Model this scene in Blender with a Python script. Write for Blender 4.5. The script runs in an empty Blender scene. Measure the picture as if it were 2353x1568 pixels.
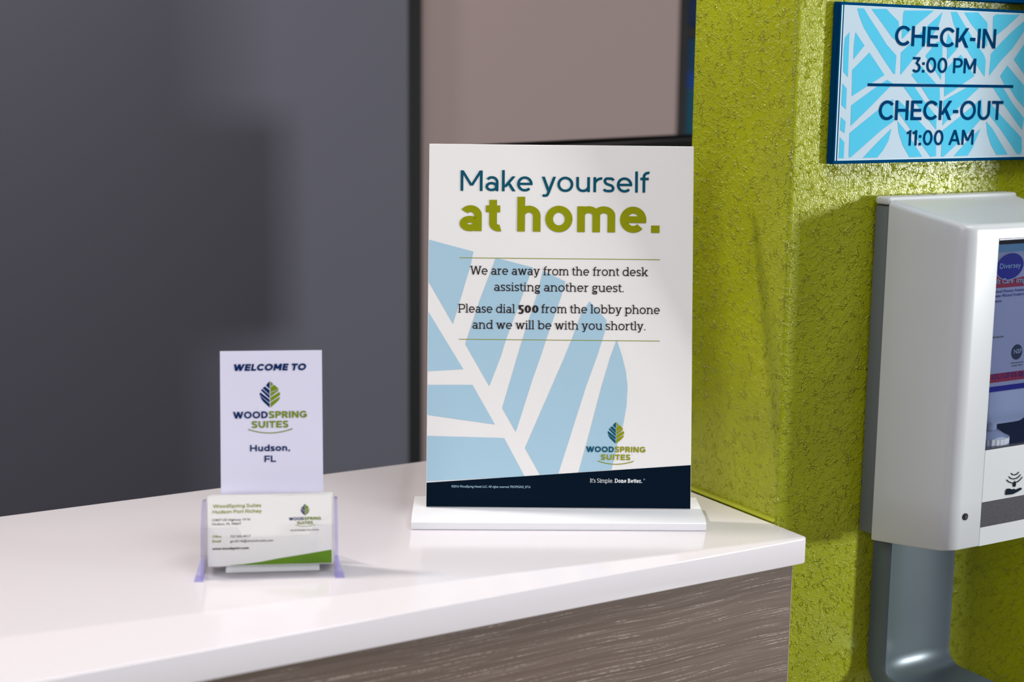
import bpy, bmesh, math, random
from mathutils import Vector, Matrix
random.seed(7)
sc = bpy.context.scene
COL = sc.collection
R = math.radians

# ------------------------------------------------------------------ camera
W, H, FPX = 2353, 1568, 3420.0
CAM = Vector((-0.75065, -0.87158, 1.408))
PIT, YAW, ROL = R(9.81027), R(30.24954), R(0.61277)
Fw = Vector((math.sin(YAW)*math.cos(PIT), math.cos(YAW)*math.cos(PIT), -math.sin(PIT)))
Rt0 = Vector((math.cos(YAW), -math.sin(YAW), 0)); Up0 = Rt0.cross(Fw)
Rt = Rt0*math.cos(ROL) + Up0*math.sin(ROL); Up = -Rt0*math.sin(ROL) + Up0*math.cos(ROL)
cd = bpy.data.cameras.new('camera'); cam = bpy.data.objects.new('camera', cd); COL.objects.link(cam)
M = Matrix((Rt, Up, -Fw)).transposed().to_4x4(); M.translation = CAM
cam.matrix_world = M
cd.sensor_width = 36; cd.lens = FPX/W*36; cd.clip_start = .05
cd.dof.use_dof = True; cd.dof.focus_distance = 1.165; cd.dof.aperture_fstop = 4.7
sc.camera = cam

# ------------------------------------------------------------------ world, lights, exposure
wd = bpy.data.worlds.new('world'); sc.world = wd; wd.use_nodes = True
wd.node_tree.nodes['Background'].inputs[0].default_value = (.94, .95, 1.0, 1)
wd.node_tree.nodes['Background'].inputs[1].default_value = .15
sc.view_settings.view_transform = 'Standard'; sc.view_settings.look = 'None'
sc.view_settings.exposure = 0; sc.view_settings.gamma = 1; sc.view_settings.use_curve_mapping = False
sc.cycles.max_bounces = 10; sc.cycles.transparent_max_bounces = 24

def area(name, loc, target, sx, sy, power, col=(1, 1, 1), shape='RECTANGLE'):
    l = bpy.data.lights.new(name, 'AREA'); l.shape = shape; l.size = sx; l.size_y = sy
    l.energy = power; l.color = col
    o = bpy.data.objects.new(name, l); COL.objects.link(o); o.location = loc
    o.rotation_euler = (Vector(target) - Vector(loc)).to_track_quat('-Z', 'Y').to_euler()
    return o
# office downlight (behind, left), lobby window light (right, in front), then added lobby fills
area('office_downlight', (-.742, .806, 2.40), (-.15, .1, 1.1), .11, .11, 17, (1, .93, .84), 'DISK')
area('lobby_window', (2.36, -2.35, 1.30), (.05, 0, 1.2), .32, .32, 96, (.97, 1, .99))
area('lobby_left_fill', (-2.5, -1.1, 2.45), (-.2, .1, 1.1), 1.4, 1.4, 31, (1, .965, .975))  # added soft fill from far left, brightens poster more than wall
area('dispenser_top_fill', (.1, -.75, 2.7), (.1, -.3, 1.0), .9, .5, 15, (.95, .98, 1))  # added overhead fill to lift the top of the dispenser
area('office_ceiling_panel', (-.55, .35, 2.75), (-.3, 1.2, 1.0), .9, .5, 4, (1, .95, .95))

# ------------------------------------------------------------------ helpers
def hitray(px, py):
    return Fw + Rt*((px - W/2)/FPX) - Up*((py - H/2)/FPX)
def at(px, py, ax, val):            # pixel -> point on an axis plane
    d = hitray(px, py); i = 'xyz'.index(ax)
    return CAM + d*((val - CAM[i])/d[i])
def lin(c):
    f = lambda v: v/12.92 if v <= .04045 else ((v+.055)/1.055)**2.4
    return tuple(f(x/255) for x in c) + (1,)
def obj(name, me_or_bm, mats=None, parent=None, smooth=False, label=None, cat=None, group=None, kind=None):
    if isinstance(me_or_bm, bmesh.types.BMesh):
        bmesh.ops.recalc_face_normals(me_or_bm, faces=me_or_bm.faces[:]) if smooth != 'flat' else None
        me = bpy.data.meshes.new(name); me_or_bm.to_mesh(me); me_or_bm.free()
    else: me = me_or_bm
    if mats:
        for m in (mats if isinstance(mats, (list, tuple)) else [mats]): me.materials.append(m)
    if smooth is True:
        for p in me.polygons: p.use_smooth = True
    o = bpy.data.objects.new(name, me); COL.objects.link(o)
    if parent: o.parent = parent
    tag(o, label, cat, group, kind)
    return o
def tag(o, label=None, cat=None, group=None, kind=None):
    if label: o['label'] = label
    if cat: o['category'] = cat
    if group: o['group'] = group
    if kind: o['kind'] = kind
def thing(name, label, cat, loc=(0, 0, 0), rz=0, group=None):
    o = bpy.data.objects.new(name, None); COL.objects.link(o); o.location = loc; o.rotation_euler.z = rz
    o.empty_display_size = .02
    tag(o, label, cat, group); return o
def box(bm, x0, y0, z0, x1, y1, z1, bev=0, seg=2, fn=None):
    vs = [bm.verts.new(p) for p in ((x0,y0,z0),(x1,y0,z0),(x1,y1,z0),(x0,y1,z0),(x0,y0,z1),(x1,y0,z1),(x1,y1,z1),(x0,y1,z1))]
    if fn:
        for v in vs: v.co = fn(v.co)
    fs = [bm.faces.new([vs[i] for i in q]) for q in ((3,2,1,0),(4,5,6,7),(0,1,5,4),(1,2,6,5),(2,3,7,6),(3,0,4,7))]
    if bev:
        es = list({e for f in fs for e in f.edges})
        bmesh.ops.bevel(bm, geom=es, offset=bev, segments=seg, profile=.5, affect='EDGES')
    return bm
def bx(*a, **k): return box(bmesh.new(), *a, **k)
def prism(bm, pts, f0, f1):         # pts 2D outline, f0/f1 map (a,b)->3D for both ends
    a = [bm.verts.new(f0(*p)) for p in pts]; b = [bm.verts.new(f1(*p)) for p in pts]
    bm.faces.new(a); bm.faces.new(b[::-1]); n = len(pts)
    for i in range(n): bm.faces.new((a[i], b[i], b[(i+1) % n], a[(i+1) % n]))
    return bm
def autosmooth(o, ang=35):
    for p in o.data.polygons: p.use_smooth = True
    bm = bmesh.new(); bm.from_mesh(o.data)
    for e in bm.edges:
        e.smooth = not (len(e.link_faces) == 2 and e.calc_face_angle(0) > R(ang)) and len(e.link_faces) == 2
    bm.to_mesh(o.data); bm.free(); return o

# ------------------------------------------------------------------ materials
def mat(name, c, rough=.5, spec=.5, metal=0, coat=0, emis=0):
    m = bpy.data.materials.new(name); m.use_nodes = True
    b = m.node_tree.nodes['Principled BSDF']
    b.inputs['Base Color'].default_value = lin(c); b.inputs['Roughness'].default_value = rough
    b.inputs['Specular IOR Level'].default_value = spec; b.inputs['Metallic'].default_value = metal
    if coat: b.inputs['Coat Weight'].default_value = coat; b.inputs['Coat Roughness'].default_value = .05
    return m
class N:                            # tiny node helper
    def __init__(s, m): s.m = m; s.t = m.node_tree; s.b = s.t.nodes['Principled BSDF']
    def n(s, ty, **k):
        nd = s.t.nodes.new(ty)
        for a, v in k.items():
            if a.startswith('i_'): nd.inputs[a[2:].replace('_', ' ')].default_value = v
            else: setattr(nd, a, v)
        return nd
    def l(s, a, b): s.t.links.new(a, b)
    def math(s, op, a, b=None, c=None):
        nd = s.n('ShaderNodeMath', operation=op)
        for i, v in enumerate((a, b, c)):
            if v is None: continue
            if isinstance(v, (int, float)): nd.inputs[i].default_value = v
            else: s.l(v, nd.inputs[i])
        return nd.outputs[0]
    def ramp(s, v, stops, interp='LINEAR'):
        nd = s.n('ShaderNodeValToRGB'); nd.color_ramp.interpolation = interp
        e = nd.color_ramp.elements
        while len(e) < len(stops): e.new(.5)
        for i, (p, c) in enumerate(stops): e[i].position = p; e[i].color = c if len(c) == 4 else lin(c)
        s.l(v, nd.inputs[0]); return nd
    def noise(s, scale, detail=3, rough=.5, vec=None, dist=0):
        nd = s.n('ShaderNodeTexNoise'); nd.inputs['Scale'].default_value = scale
        nd.inputs['Detail'].default_value = detail; nd.inputs['Roughness'].default_value = rough
        nd.inputs['Distortion'].default_value = dist
        if vec: s.l(vec, nd.inputs['Vector'])
        return nd.outputs['Fac']
    def pos(s, scale=(1, 1, 1), off=(0, 0, 0)):
        g = s.n('ShaderNodeTexCoord'); mp = s.n('ShaderNodeMapping')
        mp.inputs['Scale'].default_value = scale; mp.inputs['Location'].default_value = off
        s.l(g.outputs['Object'], mp.inputs['Vector']); return mp.outputs[0]
    def bump(s, h, dist, strength=1):
        nd = s.n('ShaderNodeBump'); nd.inputs['Distance'].default_value = dist; nd.inputs['Strength'].default_value = strength
        s.l(h, nd.inputs['Height']); s.l(nd.outputs[0], s.b.inputs['Normal'])

def m_plaster(name, c):
    m = mat(name, c, .27, .5); k = N(m)
    p = k.pos()
    wob = k.n('ShaderNodeTexNoise', i_Scale=60.0, i_Detail=1.0); k.l(p, wob.inputs['Vector'])
    ad = k.n('ShaderNodeVectorMath', operation='MULTIPLY_ADD'); k.l(wob.outputs['Color'], ad.inputs[0])
    ad.inputs[1].default_value = (.004, .004, .004); k.l(p, ad.inputs[2]); v = ad.outputs[0]
    n1 = k.noise(185, 2, .5, v); rid = k.math('SUBTRACT', 1, k.math('MULTIPLY', k.math('ABSOLUTE', k.math('SUBTRACT', n1, .5)), 22))
    rid = k.math('MAXIMUM', rid, 0)
    mask = k.ramp(k.noise(120, 2, .5, p), [(.52, (0,0,0,1)), (.58, (1,1,1,1))]).outputs[0]
    a = k.math('MULTIPLY', rid, mask)
    blob = k.ramp(k.noise(250, 3, .6, v), [(.50, (0,0,0,1)), (.58, (1,1,1,1))]).outputs[0]
    fine = k.noise(700, 2, .5, p)
    hgt = k.math('ADD', k.math('MULTIPLY', a, .8), k.math('ADD', k.math('MULTIPLY', blob, .3), k.math('MULTIPLY', fine, .3)))
    k.bump(hgt, .0011, 1)
    cr = k.ramp(k.noise(14, 3, .5, p), [(.3, tuple(int(x*.95) for x in c)), (.7, tuple(min(255, int(x*1.04)) for x in c))])
    k.l(cr.outputs[0], k.b.inputs['Base Color'])
    return m
def m_quartz():
    m = mat('white_quartz', (236, 228, 230), .13, .5); k = N(m)
    p = k.pos(); n = k.noise(900, 2, .6, p)
    cr = k.ramp(n, [(0, (180, 174, 178)), (.27, (212, 206, 210)), (.33, (220, 214, 219)), (1, (224, 218, 223))])
    k.l(cr.outputs[0], k.b.inputs['Base Color']); return m
def m_wood(name='cerused_oak'):
    m = mat(name, (100, 84, 76), .5, .35); k = N(m)
    p = k.pos((1, 1, 1))
    w = k.n('ShaderNodeTexNoise', i_Scale=6.0, i_Detail=1.5); k.l(p, w.inputs['Vector'])
    sub = k.n('ShaderNodeVectorMath', operation='MULTIPLY_ADD'); k.l(w.outputs['Color'], sub.inputs[0])
    sub.inputs[1].default_value = (0, 0, .013); k.l(p, sub.inputs[2])
    mp = k.n('ShaderNodeMapping'); mp.inputs['Scale'].default_value = (2.2, 1, 95); k.l(sub.outputs[0], mp.inputs['Vector'])
    base = k.noise(2.2, 4, .6, mp.outputs[0])
    c1 = k.ramp(base, [(.25, (94, 79, 71)), (.5, (107, 91, 83)), (.75, (120, 105, 97))])
    mp2 = k.n('ShaderNodeMapping'); mp2.inputs['Scale'].default_value = (3.2, 1, 300); k.l(sub.outputs[0], mp2.inputs['Vector'])
    st = k.noise(2.3, 1.5, .5, mp2.outputs[0])
    mp3 = k.n('ShaderNodeMapping'); mp3.inputs['Scale'].default_value = (190, 1, 420); k.l(sub.outputs[0], mp3.inputs['Vector'])
    dash = k.ramp(k.noise(1.3, 2, .6, mp3.outputs[0]), [(.40, (.15,.15,.15,1)), (.58, (1,1,1,1))]).outputs[0]
    band = k.ramp(k.noise(14, 1, .5, k.pos((.25, 1, 1.6))), [(.35, (.6,.6,.6,1)), (.6, (1,1,1,1))]).outputs[0]
    line = k.ramp(st, [(.54, (0,0,0,1)), (.58, (1,1,1,1)), (.63, (0,0,0,1))]).outputs[0]
    f = k.math('MULTIPLY', k.math('MULTIPLY', line, dash), band)
    mx = k.n('ShaderNodeMix', data_type='RGBA'); k.l(k.math('MULTIPLY', f, .85), mx.inputs['Factor'])
    k.l(c1.outputs[0], mx.inputs['A']); mx.inputs['B'].default_value = lin((196, 182, 172))
    k.l(mx.outputs['Result'], k.b.inputs['Base Color'])
    k.bump(k.math('MULTIPLY', f, -1), .0004, .7)
    return m
def m_clear(name, tint, rough=.02, fres=1.49, haze=0):
    m = bpy.data.materials.new(name); m.use_nodes = True; t = m.node_tree; t.nodes.remove(t.nodes['Principled BSDF'])
    out = t.nodes['Material Output']; tr = t.nodes.new('ShaderNodeBsdfTransparent'); tr.inputs[0].default_value = tint
    gl = t.nodes.new('ShaderNodeBsdfGlossy'); gl.inputs['Roughness'].default_value = rough
    fr = t.nodes.new('ShaderNodeFresnel'); fr.inputs['IOR'].default_value = fres
    ge = t.nodes.new('ShaderNodeNewGeometry'); mi = t.nodes.new('ShaderNodeMix'); mi.inputs['A'].default_value = fres; mi.inputs['B'].default_value = 1/fres
    t.links.new(ge.outputs['Backfacing'], mi.inputs['Factor']); t.links.new(mi.outputs['Result'], fr.inputs['IOR'])   # thin sheet: no total internal reflection
    mx = t.nodes.new('ShaderNodeMixShader'); t.links.new(fr.outputs[0], mx.inputs[0]); t.links.new(tr.outputs[0], mx.inputs[1]); t.links.new(gl.outputs[0], mx.inputs[2])
    last = mx
    if haze:
        df = t.nodes.new('ShaderNodeBsdfDiffuse'); df.inputs[0].default_value = tint
        m2 = t.nodes.new('ShaderNodeMixShader'); m2.inputs[0].default_value = haze
        t.links.new(mx.outputs[0], m2.inputs[1]); t.links.new(df.outputs[0], m2.inputs[2]); last = m2
    t.links.new(last.outputs[0], out.inputs['Surface']); return m
def m_speckle(name, c1, c2, scale, rough):
    m = mat(name, c1, rough, .4); k = N(m)
    cr = k.ramp(k.noise(scale, 2, .6, k.pos()), [(.4, c1), (.65, c2)]); k.l(cr.outputs[0], k.b.inputs['Base Color'])
    return m
LIME = (150, 156, 8)
MP = m_plaster('lime_plaster', LIME)
MQ = m_quartz(); MW = m_wood()
M_edge = mat('oak_edge_band', (150, 132, 118), .5)
M_caulk = mat('lime_caulk', (142, 147, 18), .45, .3)
M_grey = mat('slate_wall_paint', (88, 87, 99), .7, .2)
M_taupe = mat('taupe_wall_paint', (146, 128, 127), .7, .2)
M_black = mat('black_trim', (8, 8, 9), .6, .2)
M_floor = m_speckle('floor_tile', (120, 112, 104), (140, 130, 122), 30, .4)
M_paper = mat('printed_paper', (232, 229, 228), .55, .2)
M_card = mat('card_stock', (212, 209, 229), .5, .3)
M_biz = mat('business_card_stock', (228, 226, 224), .5, .3)
M_pvc = mat('white_sign_base', (224, 224, 228), .35, .4)
M_navy = mat('navy_print', (0, 17, 34), .6, .06)
M_teal = mat('teal_ink', (0, 78, 100), .6, .12)
M_olive = mat('olive_ink', (140, 144, 0), .6, .12)
M_green = mat('leaf_green_ink', (112, 132, 8), .6, .12)
M_sky = mat('sky_blue_ink', (165, 197, 215), .6, .12)
M_brown = mat('dark_text_ink', (44, 36, 38), .5, .2)
M_blue = mat('blue_ink', (0, 38, 88), .5, .08)
M_white_ink = mat('white_ink', (225, 228, 232), .5, .3)
M_pgreen = mat('grass_green_ink', (92, 134, 6), .45, .3)
M_signblue = mat('sign_blue_acrylic', (0, 60, 104), .5, 0)
M_signface = mat('sign_pale_panel', (180, 197, 211), .5, 0)
M_cyan = mat('sign_cyan_ink', (82, 182, 214), .5, 0)
M_signtext = mat('sign_text_ink', (0, 54, 98), .5, 0)
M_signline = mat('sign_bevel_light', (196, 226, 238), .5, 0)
M_wplastic = mat('white_plastic', (196, 198, 202), .28, .5)
M_gplastic = mat('slate_plastic', (96, 102, 105), .45, .4)
M_silver = mat('silver_plastic', (92, 104, 112), .36, .5, .3)
M_band = m_speckle('sensor_band_plastic', (52, 50, 56), (78, 76, 82), 2200, .3)
M_dark = mat('dark_interior', (50, 120, 200), .6, .1)
M_bottle = mat('bottle_plastic', (196, 202, 216), .3, .5)
M_label = mat('bottle_label', (172, 174, 192), .5, .08)
M_red = mat('label_red', (168, 34, 70), .5, .05)
M_dblue = mat('label_blue', (8, 18, 140), .5, .05)
M_lblue = mat('label_pale_teal', (104, 158, 186), .5, .05)
M_mon = mat('monitor_shell', (38, 38, 40), .5, .3)
M_acr = m_clear('clear_acrylic', (.985, .985, .992, 1), .03)
M_acre = m_clear('violet_acrylic_edge', (.80, .78, .97, 1), .06, 1.6, .14)
M_winglass = m_clear('smoked_window', (.76, .79, .87, 1), .05, 1.5)
M_metal = mat('lock_metal', (120, 120, 124), .25, .5, 1)

# ------------------------------------------------------------------ flat print: own stroke lettering
class Pen:
    def __init__(s, w, t): s.w, s.t, s.p = w, t, []
    def rect(s, x0, y0, x1, y1): s.p.append([(x0, y0), (x1, y0), (x1, y1), (x0, y1)])
    def par(s, x0, y0, x1, y1, ww): s.p.append([(x0, y0), (x0+ww, y0), (x1+ww, y1), (x1, y1)])
    def arc(s, cx, cy, rx, ry, a0=0, a1=360):
        n = max(4, int(abs(a1-a0)/9)); w, t = s.w, s.t
        pr = None
        for i in range(n+1):
            a = R(a0+(a1-a0)*i/n); c, q = math.cos(a), math.sin(a)
            cur = ((cx+rx*c, cy+ry*q), (cx+(rx-w)*c, cy+(ry-t)*q))
            if pr: s.p.append([pr[0], cur[0], cur[1], pr[1]])
            pr = cur
    def stroke(s, pts):
        pr = None; n = len(pts)
        for i, (x, y) in enumerate(pts):
            a, b = pts[max(0, i-1)], pts[min(n-1, i+1)]
            tx, ty = b[0]-a[0], b[1]-a[1]; L = math.hypot(tx, ty) or 1
            nx, ny = -ty/L*s.w/2, tx/L*s.t/2
            cur = ((x+nx, y+ny), (x-nx, y-ny))
            if pr: s.p.append([pr[0], cur[0], cur[1], pr[1]])
            pr = cur
    def spline(s, P, k=7):
        Q = [P[0]] + list(P) + [P[-1]]; out = []
        for i in range(1, len(Q)-2):
            for j in range(k):
                u = j/k; a, b, c, d = Q[i-1], Q[i], Q[i+1], Q[i+2]
                out.append(tuple(.5*((2*b[m]) + (-a[m]+c[m])*u + (2*a[m]-5*b[m]+4*c[m]-d[m])*u*u + (-a[m]+3*b[m]-3*c[m]+d[m])*u**3) for m in (0, 1)))
        out.append(tuple(P[-1])); s.stroke(out)
    def ess(s, x, W, H):
        w, t = s.w, s.t; h = w/2; k = t/2
        P = [(x+W-h*.75, H*.80), (x+W*.76, H*.93-k*.35), (x+W*.5, H-k), (x+W*.2+h*.3, H*.93-k*.4), (x+h+.01, H*.735), (x+W*.26+h*.1, H*.575),
             (x+W*.5, H*.505), (x+W*.76-h*.1, H*.43), (x+W-h-.005, H*.27), (x+W*.8-h*.3, H*.08+k*.4), (x+W*.48, k), (x+W*.2, H*.07+k*.4), (x+h*.5, H*.20)]
        s.spline(P, 4)

def glyph(ch, w, t, X=.73, slab=False):
    g = Pen(w, t); A = 1.03; q = 1.1*w; e = .095; ts = t*.78
    def foot(x, l=1, r=1, y=0): g.rect(x-e*l, y, x+w+e*r, y+ts)
    def flag(x, y): g.rect(x-e, y-ts, x+w*.5, y)
    if ch == ' ': return [], .34 if not slab else .32
    lb, rb = .075, .075
    c = ch; Wd = .6
    if slab: lb = rb = .07
    if c == 'A':
        Wd = .96; g.par(0, 0, Wd/2-q/2, 1, q); g.par(Wd-q, 0, Wd/2-q/2, 1, q); g.rect(Wd*.2, .24, Wd*.8, .24+t); lb = rb = .02
    elif c == 'B':
        Wd = .72; g.rect(0, 0, w, 1); g.rect(0, 1-t, .4, 1); g.rect(0, 0, .42, t); g.rect(0, .5-t/2, .42, .5+t/2)
        g.arc(.4, .75-t/8, .28, .25+t/8, -90, 90); g.arc(.42, .25+t/8, .31, .25+t/8, -90, 90)
        if slab: g.rect(-e, 0, w, ts); g.rect(-e, 1-ts, w, 1)
    elif c == 'C': Wd = .89; g.arc(.5, .5, .5, .5, 40, 320); lb = .05; rb = .03
    elif c == 'D':
        Wd = .86; g.rect(0, 0, w, 1); g.rect(0, 1-t, .38, 1); g.rect(0, 0, .38, t); g.arc(.38, .5, .48, .5, -90, 90); rb = .05
        if slab: g.rect(-e, 0, w, ts); g.rect(-e, 1-ts, w, 1)
    elif c == 'E': Wd = .68; g.rect(0, 0, w, 1); g.rect(0, 0, Wd, t); g.rect(0, 1-t, Wd, 1); g.rect(0, .5-t/2, Wd*.93, .5+t/2); rb = .05
    elif c == 'F': Wd = .67; g.rect(0, 0, w, 1); g.rect(0, 1-t, Wd, 1); g.rect(0, .47-t/2, Wd*.92, .47+t/2); rb = .02
    elif c == 'G':
        Wd = .93; g.arc(.5, .5, .5, .5, 40, 318); g.rect(.52, .56-t, .93, .56); g.rect(.93-w, .14, .93, .56); lb = .05
    elif c == 'H': Wd = .82; g.rect(0, 0, w, 1); g.rect(Wd-w, 0, Wd, 1); g.rect(0, .5-t/2, Wd, .5+t/2)
    elif c == 'I':
        Wd = w; g.rect(0, 0, w, 1)
        if slab: foot(0); foot(0, 1, 1, 1-ts); lb = rb = .12
    elif c == 'K':
        Wd = .82; g.rect(0, 0, w, 1); g.par(w*.4, .27, Wd-1.3*w, 1, 1.25*w); g.par(Wd-1.2*w, 0, .27, .60, 1.2*w); rb = .01
    elif c == 'L': Wd = .62; g.rect(0, 0, w, 1); g.rect(0, 0, Wd, t); rb = .03
    elif c == 'M':
        Wd = .96; g.rect(0, 0, w, 1); g.rect(Wd-w, 0, Wd, 1); g.par(Wd/2-q/2, .26, 0, 1, q); g.par(Wd/2-q/2, .26, Wd-q, 1, q)
    elif c == 'N': Wd = .86; g.rect(0, 0, w, 1); g.rect(Wd-w, 0, Wd, 1); g.par(Wd-q*1.02, 0, 0, 1, q*1.02)
    elif c == 'O': Wd = 1.02; g.arc(.51, .5, .51, .51); lb = rb = .05
    elif c in 'PR':
        Wd = .72; g.rect(0, 0, w, 1); g.rect(0, 1-t, .40, 1); g.rect(0, .36, .40, .36+t); g.arc(.40, .68, .33, .32, -90, 90); rb = .03
        if c == 'R': Wd = .77; g.par(Wd-1.25*w, 0, .36, .40, 1.2*w)
        if slab: foot(0); g.rect(-e, 1-ts, w, 1)
    elif c == 'S': Wd = .70; g.ess(0, Wd, 1); lb = rb = .05
    elif c == 'T': Wd = .76; g.rect(0, 1-t, Wd, 1); g.rect(Wd/2-w/2, 0, Wd/2+w/2, 1); lb = rb = .03
    elif c == 'U': Wd = .82; g.rect(0, .41, w, 1); g.rect(Wd-w, .41, Wd, 1); g.arc(Wd/2, .41, Wd/2, .42, 180, 360)
    elif c == 'W':
        Wd = 1.38; d = .30 if not slab else .28; lb = rb = .01
        if slab: Wd = 1.18; d = .24
        g.par(d, 0, 0, 1, q); g.par(d, 0, Wd/2-q/2, 1, q); g.par(Wd-d-q, 0, Wd/2-q/2, 1, q); g.par(Wd-d-q, 0, Wd-q, 1, q)
        if slab: g.rect(-e*.8, 1-ts, w+e, 1); g.rect(Wd-w-e, 1-ts, Wd+e*.8, 1); lb = .08; rb = .03
    elif c == '0':
        Wd = .74; h = 1.0
        if slab: Wd = .72; h = .86
        g.arc(Wd/2, h/2, Wd/2, h/2+.005); lb = rb = .06
    elif c == '1': Wd = .34; g.rect(Wd-w, 0, Wd, 1); g.stroke([(0, .80), (Wd-w*.4, 1-t*.62)]); lb = .04
    elif c == '3':
        Wd = .66; g.rect(.05, 1-t, .62, 1); g.par(.24, .56, .62-q, 1-t*.6, q); g.arc(.33, .315, .33, .325, -148, 82); lb = rb = .05
    elif c == '5':
        Wd = .62; g.rect(.06, .88-t, .60, .88); g.rect(.06, .40, .06+w, .88); g.arc(.28, .19, .36, .34, -140, 120); lb = rb = .04
    elif c == '-': Wd = .34; g.rect(0, .35, Wd, .35+t*1.1)
    elif c == ':': Wd = w*1.15; g.rect(0, 0, Wd, Wd*.95); g.rect(0, .50, Wd, .50+Wd*.95)
    elif c == '.':
        Wd = w*1.12
        if slab: g.arc(Wd/2, Wd/2, Wd/2, Wd/2); g.rect(Wd*.2, Wd*.2, Wd*.8, Wd*.8)
        else: g.rect(0, 0, Wd, Wd*.98)
    elif c == ',': Wd = w*1.1; g.rect(0, 0, Wd, Wd); g.par(0, -Wd*.7, Wd*.35, .02, Wd*.55)
    elif c == "'": Wd = w; g.par(0, .72, .02, 1.03, w*.9); lb = rb = .05
    elif c == 'a':
        Wd = .57; g.rect(Wd-w, 0, Wd, X-.28); g.arc(Wd/2, X-.29, Wd/2, .29, 0, 146); g.arc(Wd*.47, .222, Wd*.47, .227); lb = .05
        if slab: g.rect(Wd-w, 0, Wd+e*.8, ts); rb = .10
    elif c in 'bdpq':
        Wd = .68; s0 = 0 if c in 'bp' else Wd-w; cx = Wd-.34 if c in 'bp' else .34
        g.arc(cx, X/2, .34, X/2+.005)
        g.rect(s0, 0 if c in 'bd' else -.27, s0+w, A if c in 'bd' else X)
        if c in 'bp': rb = .05
        else: lb = .05
        if slab:
            if c == 'b': flag(0, A); lb = .12
            if c == 'd': flag(s0, A); g.rect(s0, 0, s0+w+e*.8, ts); rb = .10
            if c == 'p': flag(0, X); foot(0, 1, 1, -.27); lb = .12
    elif c == 'c': Wd = .6; g.arc(.35, X/2, .35, X/2+.005, 42, 318); lb = .05; rb = .02
    elif c == 'e':
        Wd = .68; g.arc(.34, X/2, .34, X/2+.005, 0, 316); g.rect(w*.5, X/2-t/2+.005, .678, X/2+.001); g.rect(w*.5, X/2, .68-w*.4, X/2+t/2); lb = rb = .05
    elif c == 'f':
        Wd = .40; g.rect(.10, 0, .10+w, .80); g.arc(.10+.27, .78, .27, .25, 82, 180); g.rect(0, X-t, .37, X); lb = .03; rb = .0
        if slab: foot(.10); Wd = .42; lb = .06
    elif c == 'g':
        if slab:
            Wd = .60; g.arc(.28, X-.22, .26, .225); g.stroke([(.42, X-.03-t/2), (.62, X-t/2)])
            g.spline([(.12, .30), (.07, .22), (.10, .13), (.22, .10), (.42, .07), (.52, -.03)]); g.arc(.28, -.13, .29, .16)
        else:
            Wd = .68; g.arc(.34, X/2, .34, X/2); g.rect(Wd-w, -.05, Wd, X); g.arc(.34, -.03, .34, .24, -150, 0)
        lb = .05; rb = .05
    elif c in 'hn':
        Wd = .60; g.rect(0, 0, w, A if c == 'h' else X); g.rect(Wd-w, 0, Wd, X-.30); g.arc(Wd/2, X-.30, Wd/2, .305, 0, 165)
        if slab: foot(0, 1, .8); foot(Wd-w, .8, 1); flag(0, A if c == 'h' else X); lb = rb = .12
    elif c == 'i':
        Wd = w; g.rect(0, 0, w, X)
        if slab: g.arc(w/2, .93, w*.62, w*.62); g.rect(w*.2, .93-w*.3, w*.8, .93+w*.3); foot(0); flag(0, X); lb = rb = .12
        else: g.rect(-.01, .86, w+.01, .86+w*.95)
    elif c == 'k':
        Wd = .60; g.rect(0, 0, w, A); g.par(w*.4, .20, Wd-1.3*w, X, 1.25*w); g.par(Wd-1.2*w, 0, .20, .44, 1.2*w); rb = .01
        if slab: flag(0, A); foot(0, 1, .6); g.rect(Wd-2*w, X-ts, Wd+.05, X); g.rect(Wd-1.7*w, 0, Wd+.09, ts); lb = .12; rb = .10
    elif c == 'l':
        Wd = w; g.rect(0, 0, w, A)
        if slab: foot(0); flag(0, A); lb = rb = .12
    elif c == 'm':
        Wd = .98; hw = (Wd+w)/2; g.rect(0, 0, w, X)
        for x in (0, Wd-hw): g.rect(x+hw-w, 0, x+hw, X-.27); g.arc(x+hw/2, X-.27, hw/2, .275, 0, 165)
        if slab:
            for x in (0, Wd/2-w/2, Wd-w): foot(x, .75, .75)
            flag(0, X); lb = rb = .10
    elif c == 'o': Wd = .70; g.arc(.35, X/2, .35, X/2+.01); lb = rb = .05
    elif c == 'r':
        Wd = .38; g.rect(0, 0, w, X); g.arc(.40, X-.34, .40, .345, 92, 172); rb = .01
        if slab: foot(0, 1, 1.2); flag(0, X); lb = .12; Wd = .42
    elif c == 's': Wd = .50; g.ess(0, Wd, X); lb = rb = .04
    elif c == 't':
        Wd = .38; g.rect(.09, .2, .09+w, .93 if not slab else .9); g.rect(0, X-t, .37, X); g.arc(.09+.25, .235, .25, .24, 180, 285); lb = .03; rb = .02
    elif c == 'u':
        Wd = .60; g.rect(0, .30, w, X); g.rect(Wd-w, 0, Wd, X); g.arc(Wd/2, .30, Wd/2, .305, 180, 345)
        if slab: flag(0, X); flag(Wd-w, X); g.rect(Wd-w, 0, Wd+e, ts); lb = .11; rb = .10
    elif c in 'vy':
        Wd = .62; v = Wd/2-q/2; g.par(v, 0, 0, X, q)
        if c == 'v': g.par(v, 0, Wd-q, X, q)
        else:
            sl = v/X; yb = -.10; g.par(v+sl*yb, yb, Wd-q, X, q); xe = v+sl*yb+q/2
            g.spline([(xe+sl*.05, yb+.05), (xe-.035, yb-.06), (xe-.12, -.27+t*.62), (xe-.24, -.25+t*.5)])
        lb = rb = .01
        if slab: g.rect(-e*.8, X-ts, w+e*.9, X); g.rect(Wd-w-e*.9, X-ts, Wd+e*.8, X); lb = rb = .07
    elif c == 'w':
        Wd = .94; d = .21; g.par(d, 0, 0, X, q); g.par(d, 0, Wd/2-q/2, X, q); g.par(Wd-d-q, 0, Wd/2-q/2, X, q); g.par(Wd-d-q, 0, Wd-q, X, q); lb = rb = .01
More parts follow.
